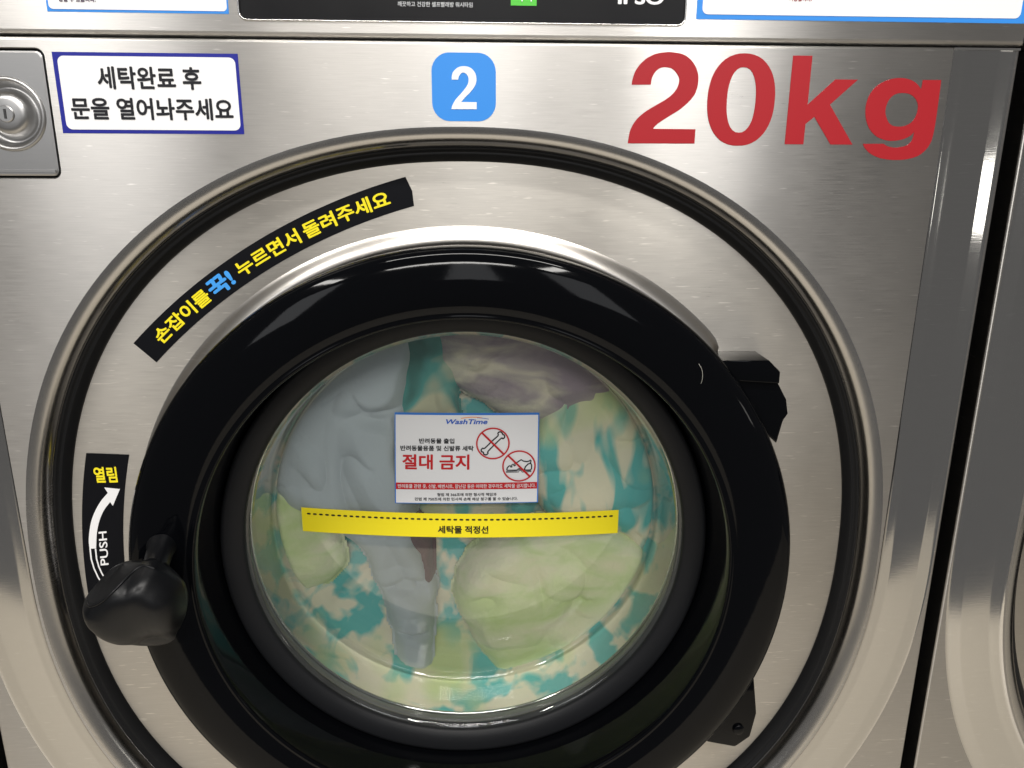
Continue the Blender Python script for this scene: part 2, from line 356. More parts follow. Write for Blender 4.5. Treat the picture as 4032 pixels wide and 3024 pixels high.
    G().loft([circ(r, y, 64, LK[0], LK[1]) for r, y in dish]).obj('lock_dish', 'lock', plate, smooth=True)
    G().loft([circ(r, y, 40, LK[0], LK[1]) for r, y in ((0.0056, -0.0030), (0.0056, -0.0040), (0.0051, -0.0044), (0.0001, -0.0044))], capb=True).obj('lock_barrel', 'lock', plate, sharp=30)
    G().box(LK[0] - 0.0007, LK[0] + 0.0007, -0.0050, -0.0044, LK[1] - 0.0032, LK[1] + 0.0032).obj('key_slot', 'cab', plate)
    # ---- control panel above the seam
    c = G(); zb, zt = 0.3722, 0.60
    disp = rrect(-0.1512, 0.1580, 0.3818, 0.565, 0.0062)
    v2, f = fill([[(-HALF, zb + 0.003), (HALF, zb + 0.003), (HALF, zt), (-HALF, zt)], disp]); c.add([(x, 0.0, z) for x, z in v2], f)
    c.loft([[(-HALF, y, z), (HALF, y, z)] for y, z in ((0.0, zb + 0.003), (0.0005, zb + 0.0016), (0.0016, zb + 0.0005), (0.003, zb), (0.03, zb))], closed=False)
    c.loft([[(x, y, z) for x, z in ((-HALF, zb), (-HALF, zt), (HALF, zt), (HALF, zb))] for y in (0.0, 0.03)], closed=False)
    cp = c.obj('control_panel', 'steel', t, sharp=25)
    rr = lambda d: rrect(-0.1512 + d, 0.1580 - d, 0.3818 + d, 0.565 - d, max(0.001, 0.0062 - d))
    G().loft([[(x, y, z) for x, z in rr(d)] for d, y in ((0, 0), (0.0003, -0.0008), (0.0008, -0.0012), (0.0013, -0.0008), (0.0017, 0.0004), (0.0019, 0.002))]).obj('display_bezel', 'chrome', cp, smooth=True)
    slab([rr(0.0018)], 0.0014, 0.002).obj('display_glass', 'panelblack', cp)
    # ---- cabinet behind
    cb = G()
    cb.add([(x, y, z) for x in (-HALF + 0.001, HALF - 0.001) for y in (0.03, 0.8) for z in (ZBOT, 0.60)],
           [(0, 1, 3, 2), (4, 6, 7, 5), (1, 5, 7, 3), (0, 2, 6, 4), (2, 3, 7, 6)])
    cb.obj('cabinet', 'cab', t)
    G().box(-HALF + 0.01, HALF - 0.01, 0.03, 0.78, -0.8995, ZBOT).obj('base_plinth', 'cab', t)
    G().box(-HALF + 0.002, HALF - 0.002, 0.012, 0.02, 0.366, 0.376).obj('seam_filler', 'rubber', t)
    # ---- rubber ring and inner door plate
    G().loft([sup(r, y) for r, y in ((0.3386, 0.0160), (0.3382, 0.0138), (0.3374, 0.0136), (0.3362, 0.0148), (0.3350, 0.0162), (0.3344, 0.0164), (0.3336, 0.0160), (0.3328, 0.0166), (0.3312, 0.0186), (0.3296, 0.0205), (0.3284, 0.0225), (0.3276, 0.0245), (0.3380, 0.0270))]).obj('rubber_gasket', 'rubber', t, smooth=True)
    p = G(); po = [(x, z) for x, y, z in sup(0.336, 0)]; pi_ = [(x, z) for x, y, z in circ(0.240, 0)]
    v2, f = fill([po, pi_]); p.add([(x, 0.024, z) for x, z in v2], f); dp = p.obj('door_plate', 'plate', t)
    # pressed drip bead with rounded ends, over the top of the door
    b = G(); A0, A1, nb = math.radians(39.5), math.radians(176), 90
    loops = []
    hw, hh = 0.0115, 0.0062
    for i in range(nb + 1):
        a = A0 + (A1 - A0) * i / nb; s = min(1.0, math.sqrt(max(0.0, 1 - (1 - min(i, nb - i) / 3.0) ** 2))) if min(i, nb - i) < 3 else 1.0
        row = []
        for k in range(17):
            q = PI * k / 16; rr_ = 0.2664 + hw * s * (1 - 2 * k / 16) ; yy = 0.0242 - hh * s * (0.5 - 0.5 * math.cos(2 * q)) ** 0.75
            row.append((rr_ * math.cos(a), yy, AX + rr_ * math.sin(a)))
        loops.append(row)
    b.loft(loops, closed=False).obj('drip_bead', 'bead', dp, smooth=True)
    # ---- door
    prof = [(0.252, 0.020), (0.258, 0.016), (0.2635, 0.006), (0.2660, -0.006), (0.2668, -0.015), (0.2660, -0.0205), (0.2640, -0.0240), (0.2610, -0.0262), (0.2560, -0.0280), (0.2480, -0.0297), (0.2400, -0.0305), (0.2320, -0.0303), (0.2250, -0.0292), (0.2200, -0.0276), (0.2178, -0.0266), (0.2168, -0.0268), (0.2155, -0.0272), (0.2143, -0.0262), (0.2138, -0.0240), (0.2134, -0.018), (0.2126, 0.004), (0.2118, 0.030), (0.2116, 0.040)]
    door = G().loft([circ(r, y, 200) for r, y in prof]).obj('door', 'gloss', t, smooth=True)
    prof = [(0.2110, 0.040), (0.2108, 0.0310), (0.2098, 0.0292), (0.2070, 0.0286), (0.1975, 0.0312), (0.1935, 0.0330), (0.1918, 0.0346), (0.1912, 0.0368), (0.1912, 0.046)]
    G().loft([circ(r, y, 200) for r, y in prof]).obj('glass_retaining_ring', 'matte', door, smooth=True)
    prof = [(0.1916, 0.0372), (0.1895, 0.0378), (0.1878, 0.0400), (0.1868, 0.0460), (0.1852, 0.0700), (0.1843, 0.0880), (0.1836, 0.0945), (0.1822, 0.0985), (0.1800, 0.1002)]
    prof += [(r, bowl_y(r)) for r in np.linspace(0.177, 0.001, 22)]
    G().loft([circ(r, y, 160) for r, y in prof], capb=True).obj('door_glass', 'glass', door, smooth=True)
    # grey seal and bright drum edge seen through the glass rim
    prof = [(0.2000, 0.044), (0.1960, 0.0465), (0.1930, 0.0500), (0.1925, 0.0545), (0.1935, 0.0580)]
    G().loft([circ(r, y, 160) for r, y in prof]).obj('window_seal', 'greyrub', t, smooth=True)
    prof = [(0.1935 + 0.0019 * math.cos(q), 0.0605 + 0.0019 * math.sin(q)) for q in np.linspace(-PI, PI, 11)]
    dr = G().loft([circ(r, y, 160) for r, y in prof]).obj('drum_edge', 'chrome', t, smooth=True)
    prof = [(0.1950, 0.062), (0.215, 0.072), (0.27, 0.10), (0.29, 0.13), (0.29, 0.45), (0.28, 0.46), (0.01, 0.47)]
    G().loft([circ(r, y, 96) for r, y in prof], capb=True).obj('drum', 'drum', t, smooth=True)
    # ---- hinges on the right of the door
    def prism(name, outline, yb, yf, m, bev=0.0018, taper=0.0):
        bm = bmesh.new(); n = len(outline)
        A = [bm.verts.new((x, yb, z)) for x, z in outline]
        cx = sum(q[0] for q in outline) / n; cz = sum(q[1] for q in outline) / n
        Bv = [bm.verts.new((x + (cx - x) * taper, yf, z + (cz - z) * taper)) for x, z in outline]
        bm.faces.new(A); bm.faces.new(Bv[::-1])
        for i in range(n): bm.faces.new((A[i], Bv[i], Bv[(i + 1) % n], A[(i + 1) % n]))
        bmesh.ops.recalc_face_normals(bm, faces=bm.faces)
        bmesh.ops.bevel(bm, geom=[e for e in bm.edges if e.calc_face_angle(0) > 0.3], offset=bev, segments=2, profile=0.6, affect='EDGES')
        v = [tuple(q.co) for q in bm.verts]; bm.verts.index_update(); f = [tuple(q.index for q in fc.verts) for fc in bm.faces]; bm.free()
        return obj(name, v, f, m, door, sharp=25)
    h1 = prism('hinge', [(0.190, 0.1420), (0.2375, 0.1416), (0.2475, 0.1320), (0.2475, 0.1225), (0.2200, 0.1245), (0.200, 0.1260)], 0.0238, -0.0080, 'gloss', 0.0012)
    prism('hinge_knuckle', [(0.200, 0.1262), (0.2200, 0.1250), (0.2478, 0.1228), (0.2565, 0.1080), (0.2590, 0.0960), (0.2555, 0.0900), (0.2520, 0.0705), (0.230, 0.090)], 0.0238, -0.0035, 'gloss', 0.0016).parent = h1
    h2 = prism('hinge', [(0.2540, -0.1500), (0.2590, -0.1830), (0.2598, -0.1890), (0.2560, -0.2140), (0.2430, -0.2250), (0.2170, -0.2185), (0.200, -0.2100), (0.200, -0.180)], 0.0238, -0.0015, 'gloss', 0.0026)
    G().loft([circ(r, y, 20, 0.2440, -0.2050) for r, y in ((0.0052, -0.0010), (0.0052, -0.0030), (0.0044, -0.0036), (0.0001, -0.0037))]).obj('hinge_bolt', 'gloss', h2, smooth=True)
    # ---- handle
    hd = make_handle(); hd.parent = door
    # stem from the door rim
    ax0, ax1 = Vector((-0.2345, -0.030, 0.0030)), Vector((-0.2280, -0.068, -0.0020))
    d = (ax1 - ax0).normalized(); e1 = d.cross(Vector((0, 0, 1))).normalized(); e2 = d.cross(e1)
    st = G().loft([[tuple(ax0 + (ax1 - ax0) * k + (e1 * math.cos(q) + e2 * math.sin(q)) * r) for q in np.linspace(0, 2 * PI, 28, endpoint=False)] for k, r in ((0, 0.0112), (0.10, 0.0100), (0.5, 0.0092), (0.95, 0.0088), (1, 0.007))], capb=True)
    st.obj('stem', 'handle', hd, sharp=40)
    return t
def bowl_y(r): return 0.1002 - 0.012 * (1 - (r / 0.18) ** 2)
HOUT = [(-280.2, -21.5), (-280.9, -26.5), (-279.4, -34.1), (-275.2, -41.5), (-270.7, -48.1), (-265.0, -53.5), (-257.1, -58.5), (-246.4, -60.8), (-236.4, -61.2), (-226.7, -60.2), (-219.8, -56.6), (-216.6, -50.0), (-211.9, -42.8), (-208.2, -32.5), (-206.5, -22.0), (-207.5, -12.2), (-211.4, -4.4), (-217.3, 2.7), (-222.5, 8.0), (-228.1, 9.8), (-233.6, 9.0), (-238.7, 7.6), (-245.9, 8.0), (-252.9, 6.4), (-259.6, 3.0), (-266.0, -2.4), (-273.0, -11.0), (-277.0, -16.5)]
HRID = [(-285, -16.6), (-275.3, -16.4), (-270.4, -16.1), (-265.3, -14.3), (-259.0, -11.0), (-252.6, -6.4), (-245.9, -0.4), (-241.5, 3.6), (-237.7, 6.4), (-233.1, 8.2), (-228.2, 8.4), (-223.9, 6.6), (-218.0, 1.5), (-205, -12)]
def make_handle():
    out = smooth_closed([(x / 1000, z / 1000) for x, z in HOUT], n=4); n = len(out)
    rx = np.array([p[0] for p in HRID]) / 1000; rz = np.array([p[1] for p in HRID]) / 1000
    cx, cz = -0.2420, -0.0250; Y0 = -0.062
    def dz(x, z): return z - np.interp(x, rx, rz)
    loops = []; K = 36
    def shape(X, Z, s):
        d = float(dz(X, Z)) - 0.0004
        q = min(1.0, max(0.0, -d) / 0.058)
        y = Y0 - 0.003 - 0.027 * math.sqrt(1 - q * q * 0.92) * (1 - s ** 5)
        return y - 0.0005 * math.exp(-(d / 0.0011) ** 2)
    def pt(X, Z, s, dy=0.0):
        """the top face falls away behind the moulded edge"""
        e = min(max(0.0, float(dz(X, Z)) - 0.0004) * 1.5, 0.016)
        return (X - 0.42 * e, shape(X, Z, s) + e * 1.1 + dy, Z - 0.56 * e)
    for s in (0.78, 0.92, 0.985):                                    # hollow back
        row = []
        for x, z in out:
            p = pt(x, z, 1.0, 0.004 + (1 - s) * 0.03); row.append((cx + (p[0] - cx) * s, p[1], cz + (p[2] - cz) * s))
        loops.append(row)
    for k in range(K):
        s = math.cos(PI / 2 * k / K) if k else 1.0
        loops.append([pt(cx + (x - cx) * s, cz + (z - cz) * s, s) for x, z in out])
    hd = G().loft(loops, capa=True, capb=True).obj('door_handle', 'handle', None, smooth=True)
    an = np.array([math.atan2(z - cz, x - cx) for x, z in out]); rd = np.array([math.hypot(x - cx, z - cz) for x, z in out]); od = np.argsort(an); an, rd = an[od], rd[od]
    def s_of(X, Z): return min(1.0, math.hypot(X - cx, Z - cz) / float(np.interp(math.atan2(Z - cz, X - cx), an, rd, period=2 * PI)))
    xs = np.linspace(-0.2745, -0.2235, 46); zz = np.interp(xs, rx, rz); zz = np.convolve(np.r_[[zz[0]] * 2, zz, [zz[-1]] * 2], np.ones(5) / 5, 'valid')
    P = [Vector((x, shape(x, z, s_of(x, z)), z)) for x, z in zip(xs, zz)]
    tb = []
    for i, p in enumerate(P):
        d = (P[min(i + 1, len(P) - 1)] - P[max(i - 1, 0)]).normalized(); e1 = d.cross(Vector((0, 1, 0))).normalized(); e2 = d.cross(e1)
        tb.append([tuple(p + (e1 * math.cos(q) + e2 * math.sin(q)) * 0.0009) for q in np.linspace(0, 2 * PI, 8, endpoint=False)])
    G().loft(tb, capa=True, capb=True).obj('moulded_edge', 'handle', hd, smooth=True)
    return hd

wm = make_machine()

# ------------------------------------------------------------------ stickers and lettering on the front
def on_arc(cx, cz, R, y):
    """map (along, out) to a curved strip: along = arc length measured from the top, out = radius offset"""
    def f(u, w, dy=0.0):
        a = PI / 2 - u / R; return (cx + (R + w) * math.cos(a), y + dy, cz + (R + w) * math.sin(a))
    return f
TH = 0.0003
def notice(name, label, rect, inner, r, border, lines, group=None, y0=0.0):
    x0, x1, z0, z1 = rect; t = thing(name, label, 'sticker', group, ((x0 + x1) / 2, y0, z0))
    inv = Matrix.Translation(-t.location)
    def ch(o): o.parent = t; o.matrix_parent_inverse = inv; return o
    ch(slab([[(x0, z0), (x1, z0), (x1, z1), (x0, z1)]], y0 - TH, TH * 0.9).obj('border', border))
    ch(slab([rrect(*inner, r)], y0 - 2 * TH, TH * 0.9).obj('face', 'white'))
    for s, a, b, c, d, m, bold in lines: ch(put_text('lettering', s, a, b, c, d, y0 - 3 * TH, m, None, bold))
    return t
notice('notice_sticker', 'white notice in navy border asking to leave the door open after washing', (-0.2784, -0.1535, 0.3079, 0.3609), (-0.2752, -0.1556, 0.3104, 0.3584), 0.0042, 'navy',
       [('세탁완료 후', -0.2500, -0.1798, 0.3371, 0.3520, 'black_ink', 0.028), ('문을 열어놔주세요', -0.2704, -0.1597, 0.3170, 0.3316, 'black_ink', 0.028)])
notice('notice_sticker', 'pale blue bordered white notice on the control strip above the lock plate', (-0.2773, -0.1571, 0.3861, 0.440), (-0.2759, -0.1581, 0.3877, 0.4384), 0.0028, 'sky',
       [('용할 수 있습니다.', -0.2687, -0.2445, 0.3922, 0.3960, 'purple_ink', 0.03)])
notice('notice_sticker', 'wide pale blue bordered white notice above the red lettering', (0.1650, 0.4030, 0.3868, 0.445), (0.1690, 0.3990, 0.3900, 0.442), 0.004, 'sky',
       [('가능합니다.', 0.2300, 0.2460, 0.3992, 0.4030, 'red', 0.02)])
# number sticker
t = thing('number_sticker', 'light blue rounded square sticker with white number 2', 'sticker', None, (0.002, 0, 0.3177)); inv = Matrix.Translation(-t.location)
o = slab([rrect(-0.0206, 0.0246, 0.3177, 0.3633, 0.0125, 8)], -TH, TH * 0.9).obj('face', 'sky', t); o.matrix_parent_inverse = inv
D2 = [(-6.4, 345.5), (-2.0, 345.5), (-1.2, 348.0), (1.0, 350.2), (3.6, 349.5), (5.2, 347.0), (5.2, 343.8), (3.6, 340.6), (0.0, 336.4), (-4.0, 332.2), (-6.4, 328.0), (-7.0, 325.8), (10.9, 325.9), (10.9, 330.6), (0.0, 330.6), (2.6, 333.6), (6.6, 337.4), (9.8, 341.6), (10.9, 345.6), (10.0, 350.0), (7.0, 353.2), (2.8, 354.4), (-1.8, 353.6), (-5.2, 350.8), (-6.3, 348.0)]
o = slab([smooth_closed([(x / 1000, z / 1000) for x, z in D2], (0, 1, 11, 12, 13, 14))], -2 * TH, TH * 0.9).obj('number', 'white', t); o.matrix_parent_inverse = inv
# red vinyl 20kg
t = thing('vinyl_lettering', 'large red vinyl letters reading 20kg on brushed steel panel', 'lettering', None, (0.23, 0, 0.2925)); inv = Matrix.Translation(-t.location)
G2 = [[121.5, 343.2], [135.2, 343.4], [135.9, 347.8], [138.2, 352.1], [141.7, 354.6], [145.8, 355.1], [150.0, 354.1], [153.5, 351.1], [155.5, 347.2], [155.0, 343.0], [152.6, 338.7], [147.9, 334.4], [140.6, 330.1], [132.5, 325.3], [126.1, 319.8], [122.2, 313.4], [121.0, 307.9], [120.4, 303.2], [169.6, 303.3], [169.6, 313.3], [138.6, 313.4], [141.4, 316.7], [149.4, 321.9], [158.3, 327.5], [165.4, 334.2], [168.4, 339.6], [169.4, 346.6], [168.3, 352.7], [164.6, 358.8], [158.5, 363.3], [151.0, 364.9], [144.4, 365.0], [136.3, 363.4], [129.2, 359.2], [124.1, 353.1], [121.9, 346.9]]
GK = [[236.7, 363.8], [250.8, 363.8], [250.8, 330.9], [269.3, 348.1], [286.0, 348.1], [267.3, 330.9], [287.5, 303.2], [270.9, 303.2], [256.7, 322.4], [250.6, 317.4], [250.6, 303.2], [236.6, 303.2]]
GG = [[334.1, 348.3], [347.8, 348.4], [348.0, 336.4], [348.0, 318.1], [347.4, 309.2], [346.2, 304.3], [343.2, 299.4], [337.7, 295.2], [329.2, 292.9], [318.8, 292.5], [309.0, 293.9], [301.6, 297.1], [297.2, 300.8], [295.3, 303.8], [311.1, 303.9], [313.9, 302.3], [319.3, 301.2], [324.5, 301.7], [328.7, 303.0], [331.7, 305.8], [332.6, 309.1], [332.8, 312.7], [330.7, 309.9], [325.4, 307.3], [318.7, 306.1], [312.5, 306.4], [305.2, 308.9], [299.4, 313.7], [295.8, 320.1], [294.3, 326.5], [294.4, 332.8], [296.5, 339.1], [301.3, 344.6], [308.5, 348.2], [316.0, 349.5], [322.9, 348.9], [328.4, 346.8], [332.2, 343.7], [333.8, 341.8]]
GI = [[309.3, 325.8], [309.6, 331.3], [311.9, 336.1], [315.8, 338.7], [320.9, 339.3], [325.7, 338.6], [330.0, 335.9], [332.7, 331.9], [333.2, 327.2], [332.1, 322.4], [329.4, 318.7], [325.0, 316.5], [320.3, 316.0], [315.4, 316.9], [312.0, 319.8]]
mm = lambda L: [(x / 1000, z / 1000) for x, z in L]
def oval(cx, cz, a, b, p, n=56):
    out = []
    for i in range(n):
        q = 2 * PI * i / n; c, s = math.cos(q), math.sin(q); r = 1 / (abs(c / a) ** p + abs(s / b) ** p) ** (1 / p); out.append((cx + r * c, cz + r * s))
    return out
for nm, loops in (('digit', [smooth_closed(mm(G2), (0, 1, 17, 18, 19, 20))]), ('digit', [oval(0.2016, 0.3334, 0.0247, 0.0315, 2.25), oval(0.2017, 0.3334, 0.0105, 0.0223, 2.3)]),
                  ('letter', [mm(GK)]), ('letter', [smooth_closed(mm(GG), (0, 1, 13, 14, 21, 38)), smooth_closed(mm(GI))])):
    o = slab(loops, -TH, TH * 0.9).obj(nm, 'red', t); o.matrix_parent_inverse = inv
# writing behind the display glass
cp = [c for c in wm.children if c.name.startswith('control_panel')][0]
put_text('slogan', '깨끗하고 건강한 셀프빨래방 워시타임', -0.0428, 0.0086, 0.3925, 0.3957, 0.0010, 'grey_ink', cp, 0.012)
put_text('maker_logo', 'IPSO', 0.1096, 0.1418, 0.3958, 0.4048, 0.0010, 'white', cp, 0.045)
gl = slab([[(0.0350, 0.3941), (0.0529, 0.3941), (0.0529, 0.412), (0.0350, 0.412)]], 0.0010, 0.0003).obj('green_label', 'green_ink', cp)
put_text('label_text', '시작', 0.0375, 0.0505, 0.3966, 0.4075, 0.0006, 'white', gl, 0.02)

# curved black label on the door plate
PY = 0.024
def arc_label():
    cx, cz, R = 0.083, -0.1826, 0.478
    t = thing('curved_label', 'long curved black label with yellow and blue writing over the door', 'label', None, (-0.15, PY, 0.2)); inv = Matrix.Translation(-t.location)
    f = on_arc(cx, cz, R, PY)
    ang = lambda x, z: (PI / 2 - math.atan2(z - cz, x - cx)) * R
    u0, u1 = ang(-0.2588, 0.1514), ang(-0.0429, 0.2785)
    nseg = 60; g = G()
    rows = [[f(u0 + (u1 - u0) * i / nseg + (0.002 * (1 - abs(w + 0.0112) / 0.0112) if i == nseg else 0), w, -TH) for i in range(nseg + 1)] for w in np.linspace(0, -0.0223, 5)]
    g.loft(rows, closed=False)
    o = g.obj('label_strip', 'sticker_black', t); o.matrix_parent_inverse = inv
    def tx(s, a, b, lo, hi, m, bold=0.03):
        u_a, u_b = ang(*a), ang(*b)
        # writing follows the curve
        o = put_text('lettering', s, u_a, u_b, lo, hi, 0, m, t, bold, lambda x, z: f(x, z, -2 * TH)); o.matrix_parent_inverse = inv
    tx('손잡이를', (-0.2420, 0.1560), (-0.2010, 0.1950), -0.0172, -0.0050, 'yellow_ink')
    tx('꾹!', (-0.1985, 0.1950), (-0.1785, 0.2045), -0.0185, -0.0040, 'blue_ink', 0.05)
    tx('누르면서', (-0.1740, 0.2080), (-0.1255, 0.2360), -0.0172, -0.0050, 'yellow_ink')
    tx('돌려주세요', (-0.1215, 0.2370), (-0.0565, 0.2660), -0.0172, -0.0050, 'yellow_ink')
    return t
arc_label()
def side_label():
    t = thing('open_label', 'narrow curved black label with white arrow and PUSH beside the numbered door', 'label', None, (-0.30, PY, -0.085)); inv = Matrix.Translation(-t.location)
    cx, cz, R = 0.176, -0.065, 0.4995
    def ch(o): o.parent = t; o.matrix_parent_inverse = inv
    g = G(); rows = []
    for k, w in enumerate(np.linspace(0, 1, 5)):
        row = []
        for i in range(41):
            z = 0.0605 - w * 0.0018 + (-0.088 - 0.0605) * i / 40
            a = math.asin((z - cz) / (R - 0.0332 * w)); row.append((cx - (R - 0.0332 * w) * math.cos(a), PY - TH, z))
        rows.append(row)
    ch(g.loft(rows, closed=False).obj('label_strip', 'sticker_black'))
    A = [[-297.0, 30.2], [-284.7, 28.6], [-292.3, 13.8], [-294.0, 17.3], [-299.9, 10.1], [-304.9, 0.5], [-308.5, -10.7], [-311.0, -24.8], [-316.4, -24.9], [-315.8, -16.1], [-312.4, -2.2], [-307.5, 8.8], [-301.2, 18.4], [-294.8, 25.4]]
    ch(slab([smooth_closed(mm(A), (0, 1, 2, 3, 7, 8, 13))], PY - 2 * TH, TH * 0.9).obj('arrow', 'white'))
    for P in ([[-315.9, -24.9], [-316.3, -34.6], [-315.2, -43.3], [-312.9, -52.0], [-309.5, -60.0]], [[-311.5, -25.0], [-311.9, -34.7], [-311.0, -41.9], [-309.4, -48.0], [-307.0, -54.0]]):
        v, f = stroke(mm(P), 0.0012); ch(obj('arrow_tail', [(x, PY - 2 * TH, z) for x, z in v], f, 'white'))
    # PUSH, written upwards
    P0, P1 = np.array((-0.3026, -0.0402)), np.array((-0.3003, -0.0090)); nrm = np.array((-0.0068, -0.0006))
    def up(x, z): q = P0 + (P1 - P0) * x + nrm * z; return (q[0], PY - 2 * TH, q[1])
    ch(put_text('lettering', 'PUSH', 0, 1, 0, 1, 0, 'white', None, 0.02, up))
    ch(put_text('lettering', '열림', -0.3038, -0.2854, 0.0346, 0.0484, PY - 2 * TH, 'yellow_ink', None, 0.03))
    return t
sl = side_label()

# stickers on the bulging glass
def on_glass(dy): return lambda x, z, d=0.0: (x, bowl_y(math.hypot(x, z - AX)) - dy + d, z)
def grid_patch(fx, nu, nv, m, name, parent, inv):
    g = G(); g.loft([[fx(i / nu, j / nv) for i in range(nu + 1)] for j in range(nv + 1)], closed=False); o = g.obj(name, m, parent); o.matrix_parent_inverse = inv; return o
def warning():
    t = thing('warning_sticker', 'white warning sticker forbidding pet items and shoes, stuck on the door glass', 'sticker', None, (0.0, 0.089, -0.018)); inv = Matrix.Translation(-t.location)
    # local frame: 0..169 x 0..106 (sticker units), top left origin
    P00, P10, P11, P01 = (np.array(p) for p in ((-0.0646, 0.0698), (0.0672, 0.0680), (0.0668, -0.0196), (-0.0669, -0.0180)))
    def loc(x, y):
        u, v = x / 169.0, y / 106.2
        return P00 * (1 - u) * (1 - v) + P10 * u * (1 - v) + P11 * u * v + P01 * (1 - u) * v
    def gl(x, y, d): q = loc(x, y); return (q[0], bowl_y(math.hypot(q[0], q[1] - AX)) - d, q[1])
    e = 0.00035
    patch = lambda x0, x1, y0, y1, d, m, nm: grid_patch(lambda u, v: gl(x0 + (x1 - x0) * u, y0 + (y1 - y0) * v, d), 14, 8, m, nm, t, inv)
    patch(0, 169, 0, 106.2, e, 'frame_blue', 'border'); patch(1.2, 167.6, 2.4, 105.2, 2 * e, 'off_white', 'face')
    patch(1.2, 167.4, 80.9, 88.8, 3 * e, 'dark_red', 'red_band')
    def tx(s, x0, x1, ytop, ybot, m, bold=0.02, d=3 * e, shear=0.0, nm='lettering'):
        o = put_text(nm, s, x0, x1, 0, 1, 0, m, t, bold, (lambda x, z: gl(x + shear * z, ybot + (ytop - ybot) * z, d))); o.matrix_parent_inverse = inv
    tx('반려동물 출입', 28.4, 69.5, 28.8, 34.8, 'black_ink', 0.03); tx('반려동물용품 및 신발류 세탁', 6.6, 92.0, 37.2, 43.4, 'black_ink', 0.03)
    tx('절대 금지', 8.9, 87.2, 47.3, 65.2, 'dark_red', 0.03)
    tx('반려동물 관련 옷, 신발, 배변시트, 장난감 등은 어떠한 경우라도 세탁을 금지합니다.', 3.6, 165.6, 82.3, 87.4, 'off_white', 0.012, 4 * e)
    tx('형법 제 366조에 의한 형사적 책임과', 49.5, 119.5, 93.0, 97.0, 'black_ink', 0.02); tx('민법 제 750조에 의한 민사적 손해 배상 청구를 할 수 있습니다.', 23.4, 144.5, 98.4, 102.4, 'black_ink', 0.02)
    tx('WashTime', 58.0, 107.5, 6.9, 12.5, 'logo_blue', 0.035, 3 * e, 1.8, 'logo')
    def poly(pts, w, m, nm, closed=False, d=3 * e):
        v, f = stroke(pts, w, closed); o = obj(nm, [gl(x, y, d) for x, y in v], f, m, t); o.matrix_parent_inverse = inv
    poly([(77 + 25 * i / 16, 6.4 - 1.9 * math.sin(PI * (0.08 + 0.75 * i / 16))) for i in range(17)], 0.75, 'orange_ink', 'logo_swoosh')
    poly([(96 + 13.5 * i / 12, 5.2 + 1.5 * (i / 12) ** 1.5) for i in range(13)], 0.55, 'logo_blue', 'logo_swoosh')
    # prohibition roundels; icons traced in the picture units of the sign
    for cx, cy, r in ((114.6, 34.6, 18.9), (145.6, 61.3, 19.0)):
        poly([(cx + r * math.cos(q), cy + r * 0.93 * math.sin(q)) for q in np.linspace(0, 2 * PI, 48, endpoint=False)], 1.7, 'dark_red', 'roundel', True, 4.2 * e)
        poly([(cx - r * 0.68, cy - r * 0.66), (cx + r * 0.68, cy + r * 0.66)], 2.2, 'dark_red', 'slash', False, 4.6 * e)
    k = lambda L, ox=0.0, oy=0.0: [((1840 + x / 6.38 - 1500) * 2.963 / 10 - 16.0, (1640 + y / 6.38 - 1580) * 2.963 / 10 - 12.5) for x, y in L]
    bone = [(620, 575), (770, 440), (765, 385), (800, 350), (845, 350), (880, 385), (890, 410), (930, 430), (935, 485), (890, 518), (840, 515), (530, 820), (525, 870), (490, 910), (450, 915), (410, 890), (405, 855), (360, 835), (350, 790), (385, 750), (440, 748)]
    poly(smooth_closed(k(bone), (), 3), 1.5, 'black_ink', 'bone_icon', True)
    shoe = [(1000, 1310), (1010, 1260), (1045, 1215), (1085, 1195), (1105, 1235), (1130, 1235), (1125, 1180), (1160, 1160), (1190, 1205), (1215, 1200), (1200, 1140), (1270, 1110), (1365, 1050), (1420, 1085), (1510, 1100), (1575, 1085), (1600, 1060), (1618, 1080), (1605, 1130), (1635, 1200), (1630, 1290), (1600, 1310)]
    poly(k(shoe), 1.4, 'black_ink', 'shoe_icon', False)
    poly(k([(1000, 1312), (1250, 1312), (1300, 1275), (1360, 1275), (1400, 1310), (1610, 1312)]), 1.0, 'black_ink', 'shoe_icon', False)
    poly(k([(985, 1340), (985, 1365), (1300, 1365), (1315, 1330), (1345, 1320), (1375, 1335), (1390, 1365), (1625, 1360), (1625, 1335), (1410, 1335), (1360, 1298), (1310, 1300), (1265, 1335)]), 0.8, 'black_ink', 'shoe_icon', True)
    poly(k([(1450, 1300), (1475, 1230), (1540, 1165), (1610, 1140)]), 1.5, 'black_ink', 'shoe_icon', False)
    return t
warning()
